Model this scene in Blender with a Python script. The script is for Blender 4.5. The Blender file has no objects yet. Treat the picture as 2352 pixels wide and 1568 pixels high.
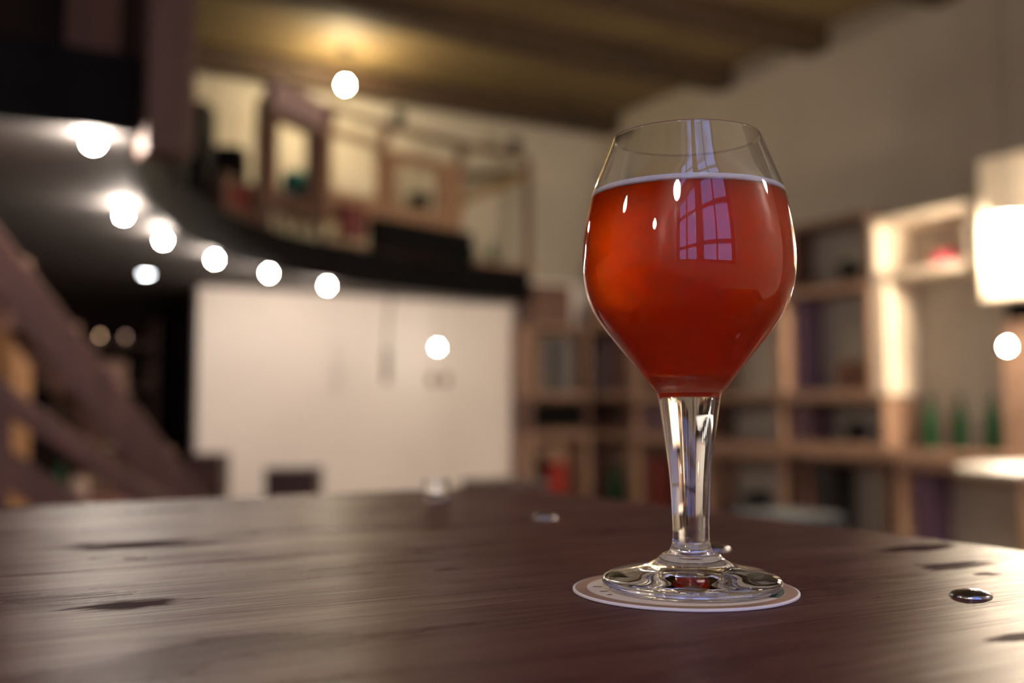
import bpy, bmesh, math, random
from mathutils import Vector, Matrix
random.seed(7)
SC = bpy.context.scene
COL = SC.collection
PI = math.pi

# ------------------------------------------------------------------ camera, world, exposure
EYE = 1.136                      # camera height; the table top is at 1.05
F = 2400.0                       # focal length in pixels of the 2352 px frame
PITCH = math.atan(161 / 2400.0)
YAW = math.radians(29.8)         # room axes: x along the back wall, y along the right wall
cam_d = bpy.data.cameras.new('camera')
cam_d.sensor_width = 36.0
cam_d.lens = 36.0 * F / 2352.0
cam_d.clip_start = 0.01
cam_d.dof.use_dof = True
cam_d.dof.focus_distance = 0.478
cam_d.dof.aperture_fstop = 3.5
cam_d.dof.aperture_blades = 9
cam = bpy.data.objects.new('camera', cam_d)
COL.objects.link(cam)
cam.location = (0, 0, EYE)
cam.rotation_euler = (PI / 2 + PITCH, 0, -YAW)
SC.camera = cam

w = bpy.data.worlds.new('dusk_sky')
SC.world = w
w.use_nodes = True
bg = w.node_tree.nodes['Background']
bg.inputs[0].default_value = (0.30, 0.42, 1.0, 1)
bg.inputs[1].default_value = 3.4

SC.view_settings.view_transform = 'Standard'
SC.view_settings.look = 'None'
SC.view_settings.exposure = 0.0
SC.view_settings.gamma = 1.0
SC.view_settings.use_curve_mapping = False
cy = SC.cycles
cy.use_denoising = True
cy.max_bounces = 14
cy.diffuse_bounces = 5
cy.glossy_bounces = 6
cy.transmission_bounces = 12
cy.transparent_max_bounces = 12
cy.volume_bounces = 2
cy.sample_clamp_indirect = 25.0
cy.sample_clamp_direct = 0.0
cy.caustics_refractive = True
cy.caustics_reflective = True
cy.blur_glossy = 0.3
cy.use_light_tree = True

# window behind the camera: daylight enters here
WIN_U0, WIN_U1, WIN_Z0, WIN_Z1, FRONT_V = -1.40, 0.58, 1.05, 4.15, -0.9
pl = bpy.data.lights.new('window_daylight_portal', 'AREA')
pl.shape = 'RECTANGLE'
pl.size = WIN_U1 - WIN_U0
pl.size_y = WIN_Z1 - WIN_Z0
pl.cycles.is_portal = True
plo = bpy.data.objects.new('window_daylight_portal', pl)
COL.objects.link(plo)
plo.location = ((WIN_U0 + WIN_U1) / 2, FRONT_V - 0.2, (WIN_Z0 + WIN_Z1) / 2)
plo.rotation_euler = (PI / 2, 0, 0)   # area light -Z towards +Y

BULB_WARM = (1.0, 0.86, 0.72)
L_SOFFIT, L_CEIL, L_PEND, L_GLOBE, L_BULB, L_REAR = 720.0, 1900.0, 150.0, 900.0, 480.0, 45.0

# ------------------------------------------------------------------ camera geometry helper (pixel + depth -> place in the room)
fw = Vector((math.sin(YAW), math.cos(YAW), 0)); rt = Vector((math.cos(YAW), -math.sin(YAW), 0)); zz = Vector((0, 0, 1))
cf = fw * math.cos(PITCH) + zz * math.sin(PITCH); cu = zz * math.cos(PITCH) - fw * math.sin(PITCH)
def ray(x, y): return cf + rt * ((x - 1176) / F) + cu * ((784 - y) / F)
def at(x, y, D):
    r = ray(x, y); p = r * (D / r.dot(fw)); return Vector((p.x, p.y, p.z + EYE))
def zat_(y, D): return EYE + (945 - y) * D / F
def on_table(x, y):
    r = ray(x, y); p = r * (-0.086 / r.z); return Vector((p.x, p.y, 1.05))

# ------------------------------------------------------------------ materials
MATS = {}
def newmat(name):
    m = bpy.data.materials.new(name); m.use_nodes = True
    nt = m.node_tree; nt.nodes.clear()
    out = nt.nodes.new('ShaderNodeOutputMaterial')
    return m, nt, out
def N(nt, t, **kw):
    n = nt.nodes.new(t)
    for k, v in kw.items(): setattr(n, k, v)
    return n
def ramp(nt, stops):
    r = N(nt, 'ShaderNodeValToRGB')
    e = r.color_ramp.elements
    while len(e) < len(stops): e.new(0.5)
    for i, (p, c) in enumerate(stops):
        e[i].position = p; e[i].color = (*c, 1) if len(c) == 3 else c
    return r
def paint(name, c, rough=0.6, var=0.08, scale=3.0, bump=0.0, metal=0.0, spec=0.5):
    if name in MATS: return MATS[name]
    m, nt, out = newmat(name)
    p = N(nt, 'ShaderNodeBsdfPrincipled')
    tc = N(nt, 'ShaderNodeTexCoord'); no = N(nt, 'ShaderNodeTexNoise')
    no.inputs['Scale'].default_value = scale; no.inputs['Detail'].default_value = 4
    nt.links.new(tc.outputs['Object'], no.inputs['Vector'])
    lo = tuple(max(0, x * (1 - var)) for x in c); hi = tuple(min(1, x * (1 + var)) for x in c)
    r = ramp(nt, [(0.3, lo), (0.7, hi)])
    nt.links.new(no.outputs['Fac'], r.inputs['Fac'])
    nt.links.new(r.outputs['Color'], p.inputs['Base Color'])
    p.inputs['Roughness'].default_value = rough; p.inputs['Metallic'].default_value = metal
    p.inputs['Specular IOR Level'].default_value = spec
    if bump:
        b = N(nt, 'ShaderNodeBump'); b.inputs['Strength'].default_value = bump; b.inputs['Distance'].default_value = 0.005
        nt.links.new(no.outputs['Fac'], b.inputs['Height']); nt.links.new(b.outputs['Normal'], p.inputs['Normal'])
    nt.links.new(p.outputs[0], out.inputs[0]); MATS[name] = m
    return m
def wood(name, c0, c1, stretch=(1, 12, 12), rough=0.55, scale=2.0):
    if name in MATS: return MATS[name]
    m, nt, out = newmat(name)
    p = N(nt, 'ShaderNodeBsdfPrincipled'); tc = N(nt, 'ShaderNodeTexCoord'); mp = N(nt, 'ShaderNodeMapping')
    mp.inputs['Scale'].default_value = stretch
    no = N(nt, 'ShaderNodeTexNoise'); no.inputs['Scale'].default_value = scale; no.inputs['Detail'].default_value = 6
    nt.links.new(tc.outputs['Object'], mp.inputs['Vector']); nt.links.new(mp.outputs[0], no.inputs['Vector'])
    r = ramp(nt, [(0.3, c0), (0.7, c1)])
    nt.links.new(no.outputs['Fac'], r.inputs['Fac']); nt.links.new(r.outputs['Color'], p.inputs['Base Color'])
    p.inputs['Roughness'].default_value = rough
    b = N(nt, 'ShaderNodeBump'); b.inputs['Strength'].default_value = 0.25; b.inputs['Distance'].default_value = 0.003
    nt.links.new(no.outputs['Fac'], b.inputs['Height']); nt.links.new(b.outputs['Normal'], p.inputs['Normal'])
    nt.links.new(p.outputs[0], out.inputs[0]); MATS[name] = m
    return m
def glow(name, c, s):
    if name in MATS: return MATS[name]
    m, nt, out = newmat(name)
    e = N(nt, 'ShaderNodeEmission'); e.inputs[0].default_value = (*c, 1); e.inputs[1].default_value = s
    nt.links.new(e.outputs[0], out.inputs[0]); MATS[name] = m
    return m
def clear_glass(name, c=(1, 1, 1), ior=1.5, rough=0.0):
    if name in MATS: return MATS[name]
    m, nt, out = newmat(name)
    g = N(nt, 'ShaderNodeBsdfGlass'); g.inputs['Color'].default_value = (*c, 1)
    g.inputs['IOR'].default_value = ior; g.inputs['Roughness'].default_value = rough
    nt.links.new(g.outputs[0], out.inputs[0]); MATS[name] = m
    return m

def table_wood():
    """dark varnished planks, grain along X, satin polish with worn dull knots"""
    m, nt, out = newmat('dark varnished planks')
    L = nt.links.new
    p = N(nt, 'ShaderNodeBsdfPrincipled'); geo = N(nt, 'ShaderNodeNewGeometry'); tc = N(nt, 'ShaderNodeTexCoord')
    co = tc.outputs['Object']
    def noise(scale_v, sc, det, dist=0.0):
        mp = N(nt, 'ShaderNodeMapping'); mp.inputs['Scale'].default_value = scale_v
        n = N(nt, 'ShaderNodeTexNoise'); n.inputs['Scale'].default_value = sc; n.inputs['Detail'].default_value = det
        n.inputs['Distortion'].default_value = dist
        L(co, mp.inputs['Vector']); L(mp.outputs[0], n.inputs['Vector']); return n.outputs['Fac']
    def math_(op, a, b=None, clamp=False):
        n = N(nt, 'ShaderNodeMath', operation=op, use_clamp=clamp)
        for i, v in enumerate((a, b)):
            if v is None: continue
            if isinstance(v, (int, float)): n.inputs[i].default_value = v
            else: L(v, n.inputs[i])
        return n.outputs[0]
    grain = noise((2.0, 60, 60), 6, 8, 0.4)
    fine = noise((20, 700, 700), 3, 4)
    broad = noise((3.0, 9, 9), 2.2, 5, 0.6)
    speck = noise((300, 900, 900), 2, 2)
    r = ramp(nt, [(0.3, (0.046, 0.0165, 0.0145)), (0.5, (0.085, 0.031, 0.027)), (0.7, (0.125, 0.050, 0.041))])
    L(math_('ADD', math_('MULTIPLY', grain, 0.55), math_('MULTIPLY', broad, 0.45)), r.inputs['Fac'])
    # worn dull patches: (pixel-located places on this table) centre x, y and half sizes
    sep = N(nt, 'ShaderNodeSeparateXYZ'); L(co, sep.inputs[0])
    wob = noise((14, 60, 60), 2.2, 6)
    wob2 = math_('MULTIPLY', math_('SUBTRACT', wob, 0.5), 5.0)
    tot = None
    for (cx, cy_, rx, ry) in KNOTS:
        dx = math_('DIVIDE', math_('SUBTRACT', sep.outputs[0], cx), rx); dy = math_('DIVIDE', math_('SUBTRACT', sep.outputs[1], cy_), ry)
        d = math_('ADD', math_('ADD', math_('MULTIPLY', dx, dx), math_('MULTIPLY', dy, dy)), wob2)
        k = N(nt, 'ShaderNodeMapRange', interpolation_type='SMOOTHSTEP')
        k.inputs[1].default_value = 1.5; k.inputs[2].default_value = 0.3; k.inputs[3].default_value = 0; k.inputs[4].default_value = 1
        L(d, k.inputs[0])
        tot = k.outputs[0] if tot is None else math_('MAXIMUM', tot, k.outputs[0])
    mix = N(nt, 'ShaderNodeMix', data_type='RGBA'); L(tot, mix.inputs[0]); L(r.outputs[0], mix.inputs[6]); mix.inputs[7].default_value = (0.040, 0.019, 0.020, 1)
    L(mix.outputs[2], p.inputs['Base Color'])
    ro = math_('ADD', math_('MULTIPLY', broad, 0.20), 0.20)
    L(ro, p.inputs['Roughness']); p.inputs['Specular IOR Level'].default_value = 0.45
    h = math_('ADD', math_('MULTIPLY', grain, 0.45), math_('ADD', math_('MULTIPLY', fine, 0.40), math_('MULTIPLY', speck, 0.35)))
    b = N(nt, 'ShaderNodeBump'); b.inputs['Strength'].default_value = 0.55; b.inputs['Distance'].default_value = 0.0006
    L(h, b.inputs['Height']); L(b.outputs[0], p.inputs['Normal'])
    # bare, dull wood shows between the varnish: along the grain, and fully in the worn patches
    bare = N(nt, 'ShaderNodeBsdfDiffuse'); L(mix.outputs[2], bare.inputs['Color']); L(b.outputs[0], bare.inputs['Normal'])
    lines = noise((5, 300, 300), 3, 3)
    sheen = math_('ADD', math_('ADD', 0.43, math_('MULTIPLY', math_('SUBTRACT', lines, 0.5), 0.7)), math_('ADD', math_('MULTIPLY', math_('SUBTRACT', broad, 0.5), 0.7), math_('MULTIPLY', math_('SUBTRACT', grain, 0.5), 0.5)), True)
    sheen = math_('MULTIPLY', sheen, math_('SUBTRACT', 1.0, math_('MULTIPLY', tot, 0.9)))
    ms = N(nt, 'ShaderNodeMixShader'); L(sheen, ms.inputs[0]); L(bare.outputs[0], ms.inputs[1]); L(p.outputs[0], ms.inputs[2])
    L(ms.outputs[0], out.inputs[0])
    return m

# ------------------------------------------------------------------ mesh helpers
class MB:
    def __init__(self): self.bm = bmesh.new()
    def box(self, lo, hi, rot=0.0, bevel=0.0, piv=None):
        c = Vector([(a + b) / 2 for a, b in zip(lo, hi)]); s = [abs(b - a) for a, b in zip(lo, hi)]
        r = bmesh.ops.create_cube(self.bm, size=1.0); vs = r['verts']
        bmesh.ops.scale(self.bm, vec=s, verts=vs)
        if bevel:
            es = list({e for v in vs for e in v.link_edges})
            rb = bmesh.ops.bevel(self.bm, geom=es, offset=min(bevel, min(s) * 0.45), segments=2, affect='EDGES', profile=0.5)
            vs = list({v for f in rb['faces'] for v in f.verts} | {v for v in vs if v.is_valid})
        M = Matrix.Translation(c)
        if rot: 
            pv = Vector(piv) if piv is not None else c
            M = Matrix.Translation(pv) @ Matrix.Rotation(rot, 4, 'Z') @ Matrix.Translation(c - pv)
        bmesh.ops.transform(self.bm, matrix=M, verts=vs)
        return self
    def bar(self, a, b, wd, ht, bevel=0.0):
        """rectangular bar from a to b; ht is its size in the vertical plane"""
        a, b = Vector(a), Vector(b); d = b - a
        r = bmesh.ops.create_cube(self.bm, size=1.0); vs = r['verts']
        bmesh.ops.scale(self.bm, vec=(d.length, wd, ht), verts=vs)
        if bevel:
            es = list({e for v in vs for e in v.link_edges})
            rb = bmesh.ops.bevel(self.bm, geom=es, offset=bevel, segments=2, affect='EDGES', profile=0.5)
            vs = list({v for f in rb['faces'] for v in f.verts} | {v for v in vs if v.is_valid})
        x = d.normalized(); y = zz.cross(x)
        if y.length < 1e-4: y = Vector((0, 1, 0))
        y.normalize(); z = x.cross(y)
        M = Matrix((x, y, z)).transposed().to_4x4(); M.translation = (a + b) / 2
        bmesh.ops.transform(self.bm, matrix=M, verts=vs)
        return self
    def lathe(self, prof, c=(0, 0, 0), n=32):
        rings = []
        for (r, z) in prof:
            if r < 1e-6: rings.append([self.bm.verts.new((c[0], c[1], c[2] + z))])
            else: rings.append([self.bm.verts.new((c[0] + r * math.cos(2 * PI * i / n), c[1] + r * math.sin(2 * PI * i / n), c[2] + z)) for i in range(n)])
        for A, B in zip(rings, rings[1:]):
            for i in range(n):
                j = (i + 1) % n
                if len(A) == 1 and len(B) == 1: continue
                if len(A) == 1: self.bm.faces.new((A[0], B[j], B[i]))
                elif len(B) == 1: self.bm.faces.new((A[i], A[j], B[0]))
                else: self.bm.faces.new((A[i], A[j], B[j], B[i]))
        return self
    def tube(self, pts, r, n=10):
        pts = [Vector(p) for p in pts]; rings = []
        for i, p in enumerate(pts):
            t = (pts[min(i + 1, len(pts) - 1)] - pts[max(i - 1, 0)]).normalized()
            a = t.orthogonal().normalized() if i == 0 else (rings_a - t * rings_a.dot(t)).normalized()
            rings_a = a; b = t.cross(a)
            rings.append([self.bm.verts.new(p + (a * math.cos(2 * PI * k / n) + b * math.sin(2 * PI * k / n)) * r) for k in range(n)])
        for A, B in zip(rings, rings[1:]):
            for k in range(n): self.bm.faces.new((A[k], A[(k + 1) % n], B[(k + 1) % n], B[k]))
        self.bm.faces.new(rings[0][::-1]); self.bm.faces.new(rings[-1])
        return self
    def prism(self, poly, z0, z1):
        lo = [self.bm.verts.new((x, y, z0)) for x, y in poly]; hi = [self.bm.verts.new((x, y, z1)) for x, y in poly]
        n = len(poly)
        self.bm.faces.new(lo[::-1]); self.bm.faces.new(hi)
        for i in range(n): self.bm.faces.new((lo[i], lo[(i + 1) % n], hi[(i + 1) % n], hi[i]))
        return self
    def build(self, name, mat, parent=None, smooth=False, at_=None):
        bmesh.ops.recalc_face_normals(self.bm, faces=self.bm.faces)
        me = bpy.data.meshes.new(name)
        if at_ is not None: bmesh.ops.translate(self.bm, verts=self.bm.verts, vec=-Vector(at_))
        self.bm.to_mesh(me); self.bm.free()
        if smooth:
            me.shade_smooth()
            me.set_sharp_from_angle(angle=math.radians(40))
        me.materials.append(mat)
        o = bpy.data.objects.new(name, me); COL.objects.link(o)
        if at_ is not None: o.location = at_
        if parent: o.parent = parent
        return o
def tag(o, label, cat, group=None, kind=None):
    if label: o['label'] = label
    if cat: o['category'] = cat
    if group: o['group'] = group
    if kind: o['kind'] = kind
    return o
def thing(name, label, cat, loc=(0, 0, 0), rz=0.0, group=None):
    o = bpy.data.objects.new(name, None); COL.objects.link(o)
    o.empty_display_size = 0.05
    o.location = loc; o.rotation_euler = (0, 0, rz)
    return tag(o, label, cat, group)
def struct(name, mb, m):
    o = mb.build(name, m); o['kind'] = 'structure'; return o
def dup(root, label, loc, rz=None):
    r = root.copy(); COL.objects.link(r); r.location = loc; r['label'] = label
    if rz is not None: r.rotation_euler = (0, 0, rz)
    for ch in list(root.children):
        c = ch.copy(); COL.objects.link(c); c.parent = r
        for g in list(ch.children):
            d = g.copy(); COL.objects.link(d); d.parent = c
    return r

# ------------------------------------------------------------------ palette
M_wall = paint('warm white plaster', (0.42, 0.375, 0.315), 0.85, 0.05, 1.3)
M_white = paint('white painted board wall', (0.86, 0.785, 0.74), 0.7, 0.04, 1.2)
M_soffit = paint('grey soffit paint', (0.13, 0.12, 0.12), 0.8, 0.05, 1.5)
M_black = paint('black painted fascia', (0.0055, 0.005, 0.0055), 0.7, 0.3, 6, spec=.06)
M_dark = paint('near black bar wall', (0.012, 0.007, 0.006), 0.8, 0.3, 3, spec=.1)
M_floor = wood('worn brown floorboards', (0.06, 0.035, 0.02), (0.13, 0.08, 0.05), (1, 10, 1), 0.5)
M_ceil = wood('dark ceiling boards', (0.085, 0.056, 0.022), (0.17, 0.118, 0.048), (0.6, 7, 7), 0.75)
M_beam = wood('dark brown ceiling beam', (0.022, 0.011, 0.004), (0.05, 0.025, 0.009), (0.6, 8, 8), 0.75)
M_timber = wood('reddish brown timber', (0.062, 0.029, 0.021), (0.108, 0.052, 0.036), (8, 8, 1), 0.6)
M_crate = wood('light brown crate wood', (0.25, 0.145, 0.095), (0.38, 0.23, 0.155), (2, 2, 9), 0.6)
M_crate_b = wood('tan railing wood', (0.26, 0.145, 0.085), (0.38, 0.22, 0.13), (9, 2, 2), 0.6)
M_crate_d = wood('dark stained and shaded crate wood', (0.10, 0.048, 0.035), (0.17, 0.085, 0.058), (2, 2, 9), 0.6)
M_lit_cream = wood('lamplit cream wood', (0.74, 0.62, 0.48), (0.84, 0.72, 0.58), (3, 3, 8), 0.6)  # pale tone carries the globe lamp's light on crate faces
M_stool = wood('mahogany stained stool wood', (0.035, 0.015, 0.014), (0.07, 0.032, 0.03), (2, 2, 9), 0.45)
M_winwood = wood('honey brown window wood', (0.28, 0.12, 0.04), (0.40, 0.19, 0.07), (2, 2, 9), 0.5)
M_socket = paint('black lamp socket', (0.015, 0.015, 0.015), 0.4, 0.2, 20)
M_cord = paint('black lamp cord', (0.02, 0.02, 0.02), 0.6, 0.1, 20)
M_greenglass = paint('green bottle glass', (0.0, 0.075, 0.022), 0.15, 0.2, 8, spec=.25)
M_steel = paint('brushed dark steel', (0.36, 0.36, 0.42), 0.22, 0.2, 300, 0.1, 1.0)

M_stairwood = wood('reddish stair timber', (0.10, 0.046, 0.036), (0.17, 0.08, 0.06), (8, 8, 1), 0.6)

# ------------------------------------------------------------------ room shell (structure)
U0, U1, V0, V1, VB, ZC = -4.5, 6.22, FRONT_V, 9.01, 10.6, EYE + 3.05
SOF = EYE + 1.07; SLAB = SOF + 0.25
struct('floor', MB().box((U0 - .3, V0 - .4, -0.1), (U1 + .3, VB + .3, 0.0)), M_floor)
mb = MB()
nb = int((VB + .3 - V0) / 0.2)
for i in range(nb + 2): mb.box((U0 - .2, V0 - .3 + i * 0.2, ZC), (U1 + .2, V0 - .3 + i * 0.2 + 0.192, ZC + 0.03))
mb.box((U0 - .2, V0 - .3, ZC + 0.03), (U1 + .2, VB + .3, ZC + 0.12))
struct('ceiling', mb, M_ceil)
for k, v in enumerate((-0.1, 1.1, 2.3, 3.5, 4.7, 5.9, 7.0, 8.72)):
    struct('ceiling_beam', MB().box((U0, v - 0.11, ZC - 0.19), (U1, v + 0.11, ZC - 0.001), bevel=0.01), M_beam)
struct('wall_right', MB().box((U1, V0 - .3, 0), (U1 + .2, VB + .2, ZC)), M_wall)
struct('wall_left', MB().box((U0 - .2, V0 - .3, 0), (U0, VB + .2, ZC)), M_wall)
struct('wall_back', MB().box((U0, V1, SLAB), (U1, V1 + .15, ZC)), M_wall)
struct('wall_back_lower', MB().box((2.09, V1, 0), (U1, V1 + .15, SLAB)), M_white)
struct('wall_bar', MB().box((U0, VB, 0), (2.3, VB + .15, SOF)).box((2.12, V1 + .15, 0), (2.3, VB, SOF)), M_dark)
# front wall with the window opening (behind the camera)
mb = MB()
mb.box((U0, V0 - .25, 0), (WIN_U0, V0, ZC)).box((WIN_U1, V0 - .25, 0), (U1, V0, ZC))
mb.box((WIN_U0, V0 - .25, 0), (WIN_U1, V0, WIN_Z0)).box((WIN_U0, V0 - .25, WIN_Z1), (WIN_U1, V0, ZC))
struct('wall_front', mb, M_white)
# window: wood frame with a mullion, transom and muntins
wf = MB(); cu0 = WIN_U0; cu1 = WIN_U1; vm = V0 - .17
def wbar(a, b, z0, z1, t=0.07): wf.box((a, vm - t / 2, z0), (b, vm + t / 2, z1))
mid = (cu0 + cu1) / 2
for a in (cu0, cu1 - .1): wbar(a, a + .1, WIN_Z0, WIN_Z1)
for z in (WIN_Z0, WIN_Z1 - .1): wbar(cu0, cu1, z, z + .1)
wbar(mid - .10, mid + .10, WIN_Z0, WIN_Z1, .1)
wbar(cu0, cu1, 2.45, 2.67, .1)
for q in (0.25, 0.75):
    x = cu0 + (cu1 - cu0) * q; wbar(x - .02, x + .02, WIN_Z0, WIN_Z1, .05)
for z in (1.5, 2.05, 2.98, 3.40): wbar(cu0, cu1, z - .025, z + .025, .05)
win = struct('window_1', wf, M_winwood)
m, nt, out = newmat('window pane')
tr = N(nt, 'ShaderNodeBsdfTransparent'); gl = N(nt, 'ShaderNodeBsdfGlossy'); gl.inputs['Roughness'].default_value = 0.0
ms = N(nt, 'ShaderNodeMixShader'); ms.inputs[0].default_value = .06
nt.links.new(tr.outputs[0], ms.inputs[1]); nt.links.new(gl.outputs[0], ms.inputs[2]); nt.links.new(ms.outputs[0], out.inputs[0])
MB().box((cu0, vm - .003, WIN_Z0), (cu1, vm + .003, WIN_Z1)).build('pane', m, win)

# mezzanine: slab, curved black fascia
EDGE = [(.70, 4.12), (.735, 4.35), (.78, 4.65), (.88, 5.1), (1.02, 5.58), (1.30, 6.27), (1.68, 6.93), (2.12, 7.44), (2.65, 7.87), (3.3, 8.18), (4.0, 8.41), (4.6, 8.55), (5.13, 8.64)]
def smooth_path(P, n=6):
    out = []
    for i in range(len(P) - 1):
        p0 = P[max(i - 1, 0)]; p1 = P[i]; p2 = P[i + 1]; p3 = P[min(i + 2, len(P) - 1)]
        for k in range(n):
            t = k / n
            out.append(tuple(0.5 * (2 * p1[j] + (p2[j] - p0[j]) * t + (2 * p0[j] - 5 * p1[j] + 4 * p2[j] - p3[j]) * t * t + (3 * p1[j] - p0[j] - 3 * p2[j] + p3[j]) * t ** 3) for j in range(len(p1))))
    out.append(P[-1]); return out
EP = smooth_path(EDGE, 5)
poly = [(U0, 4.12)] + EP + [(5.13, V1), (2.3, V1), (2.3, VB), (U0, VB)]
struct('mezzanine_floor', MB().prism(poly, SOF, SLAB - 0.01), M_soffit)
def ribbon(P, off, z0, z1):
    """closed band of thickness off in front of the path"""
    mb = MB(); n = len(P); nr = []
    for i in range(n):
        a = Vector(P[max(i - 1, 0)]); b = Vector(P[min(i + 1, n - 1)]); t = (b - a).normalized(); nr.append(Vector((t.y, -t.x)))
    q = [Vector(p) + nr[i] * off for i, p in enumerate(P)]
    mb.prism([tuple(p) for p in P] + [tuple(p) for p in q[::-1]], z0, z1)
    return mb
FP = [(U0, 4.12)] + EP
struct('trim_1', ribbon(FP, 0.035, SOF - 0.02, SLAB + 0.03), M_black)
struct('wall_shade_sheet', MB().box((U0, 4.62, SLAB), (.80, 4.74, ZC)), M_dark)  # dark sheet added where the upper floor lies in shade, darkness in its colour
struct('door_1', MB().box((.50, 4.585, SLAB), (.71, 4.619, SLAB + 1.75), bevel=.005), wood('dark door wood', (.05, .018, .007), (.08, .03, .012), (8, 8, 1)))
# timber post at the corner of the mezzanine, up to the ceiling
struct('timber_column', MB().box((.72, 4.0, SOF - .10), (.90, 4.18, ZC), bevel=.012), M_timber)

# ------------------------------------------------------------------ the table in front
KNOTS = []
for (px, py, rx, ry) in ((285, 1390, .030, .011), (310, 1250, .048, .019), (2195, 1297, .024, .012), (2265, 1318, .010, .005), (2100, 1258, .034, .013), (2352, 1462, .016, .006), (1035, 1306, .012, .003)):
    p = on_table(px, py); KNOTS.append((p.x, p.y, rx, ry))
M_table = table_wood()
table = thing('wooden_table', 'large dark varnished plank table the beer glass stands on', 'table', (0, 0, 0))
TX0, TX1, TY0, TY1 = -1.5, 0.603, 0.08, 1.062
cuts = [TY0, .19, .613, TY1]
mb = MB()
def plank(x0, x1, y0, y1, corner):
    """plank outline with softly eased top edges; the far right corner is rounded"""
    if corner:
        r = .085; arc = [(x1 - r + r * math.cos(a), y1 - r + r * math.sin(a)) for a in [PI / 2 * k / 10 for k in range(11)]]
        outl = [(x0, y0), (x1, y0)] + arc + [(x0, y1)]
    else: outl = [(x0, y0), (x1, y0), (x1, y1), (x0, y1)]
    n = len(outl); c = Vector((sum(p[0] for p in outl) / n, sum(p[1] for p in outl) / n))
    def inset(d):
        res = []
        for i, p in enumerate(outl):
            a = Vector(outl[i - 1]); b = Vector(p); e = Vector(outl[(i + 1) % n])
            t1 = (b - a).normalized(); t2 = (e - b).normalized()
            n1 = Vector((-t1.y, t1.x)); n2 = Vector((-t2.y, t2.x)); q = (n1 + n2); q = q / max(q.dot(n1), .3)
            res.append(b + q * d)
        return res
    layers = [(0, 1.008), (0, 1.0480), (.0004, 1.0493), (.0012, 1.0499), (.0022, 1.05)]
    rings = [[mb.bm.verts.new((p.x, p.y, z)) for p in inset(d)] for d, z in layers]
    mb.bm.faces.new(rings[0][::-1]); mb.bm.faces.new(rings[-1])
    for A, B in zip(rings, rings[1:]):
        for i in range(n): mb.bm.faces.new((A[i], A[(i + 1) % n], B[(i + 1) % n], B[i]))
for i in range(3): plank(TX0, TX1, cuts[i] + .0003, cuts[i + 1] - .0003, i == 2)
mb.build('tabletop', M_table, table)
for x, y in ((TX0 + .12, TY0 + .12), (TX1 - .12, TY0 + .12), (TX0 + .12, TY1 - .14), (TX1 - .14, TY1 - .14)):
    MB().box((x - .045, y - .045, 0), (x + .045, y + .045, 1.008), bevel=.004).build('leg', M_stool, table)
MB().box((TX0 + .15, TY0 + .08, .92), (TX1 - .17, TY0 + .105, 1.008)).box((TX0 + .15, TY1 - .125, .92), (TX1 - .17, TY1 - .1, 1.008)).build('apron', M_stool, table)
# domed steel carriage bolts along the end of the table
bolt_me = None
for q in ((2230, 1368), (1250, 1189), (1640, 1262)):
    p = on_table(*q)
    prof = [(0.0095 * math.cos(a), 0.0035 * math.sin(a)) for a in [PI / 2 * k / 10 for k in range(11)]]
    prof = [(.0095, 0)] + prof[:-1] + [(0, .0035)]
    if bolt_me is None:
        b = MB().lathe(prof, n=40).build('bolt', M_steel, table, smooth=True); bolt_me = b.data
        b['label'] = 'domed dark steel bolt head'
    else:
        b = bpy.data.objects.new('bolt', bolt_me); COL.objects.link(b); b.parent = table; b['label'] = 'domed dark steel bolt head'
    b.location = (p.x, p.y, 1.05)

# ------------------------------------------------------------------ beer mat
GX, GY = 0.328, 0.399
GD = fw.x * GX + fw.y * GY
mcx, mcy = 0.325, 0.4005
m, nt, out = newmat('printed beer mat board'); L = nt.links.new
p = N(nt, 'ShaderNodeBsdfPrincipled'); p.inputs['Roughness'].default_value = .75
tc = N(nt, 'ShaderNodeTexCoord'); sep = N(nt, 'ShaderNodeSeparateXYZ'); L(tc.outputs['Object'], sep.inputs[0])
ln = N(nt, 'ShaderNodeVectorMath', operation='LENGTH'); cmb = N(nt, 'ShaderNodeCombineXYZ'); L(sep.outputs[0], cmb.inputs[0]); L(sep.outputs[1], cmb.inputs[1]); L(cmb.outputs[0], ln.inputs[0])
r = ramp(nt, [(0.0, (.70, .60, .47)), (0.87, (.70, .60, .47)), (0.875, (.30, .17, .10)), (0.978, (.30, .17, .10)), (0.984, (.80, .74, .72))])
dv = N(nt, 'ShaderNodeMath', operation='DIVIDE'); L(ln.outputs['Value'], dv.inputs[0]); dv.inputs[1].default_value = .0537
L(dv.outputs[0], r.inputs['Fac']); L(r.outputs[0], p.inputs['Base Color']); L(p.outputs[0], out.inputs[0])
M_mat = m
mat_prof = [(0, 0), (.0528, 0), (.0537, .0003), (.0537, .0011), (.0531, .0014), (0, .0014)]
beer_mat = thing('beer_mat', 'round cream beer mat with brown rim under the glass', 'beer mat', (mcx, mcy, 1.05))
MB().lathe(mat_prof, n=160).build('board', M_mat, beer_mat)
M_ink = paint('dark green printed ink', (.012, .05, .04), .7, .2, 200)
M_ink2 = paint('brown printed ink', (.10, .055, .03), .7, .2, 200)
def ink(a0, a1, r0, r1, mat, name, n=10):
    mb = MB(); 
    A = [mb.bm.verts.new((r0 * math.cos(a0 + (a1 - a0) * i / n), r0 * math.sin(a0 + (a1 - a0) * i / n), .00146)) for i in range(n + 1)]
    B = [mb.bm.verts.new((r1 * math.cos(a0 + (a1 - a0) * i / n), r1 * math.sin(a0 + (a1 - a0) * i / n), .00146)) for i in range(n + 1)]
    for i in range(n): mb.bm.faces.new((A[i], B[i], B[i + 1], A[i + 1]))
    mb.build(name, mat, beer_mat)
rgt = -YAW
ink(rgt - .62, rgt + .30, .0385, .0467, M_ink, 'printed_emblem')
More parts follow.
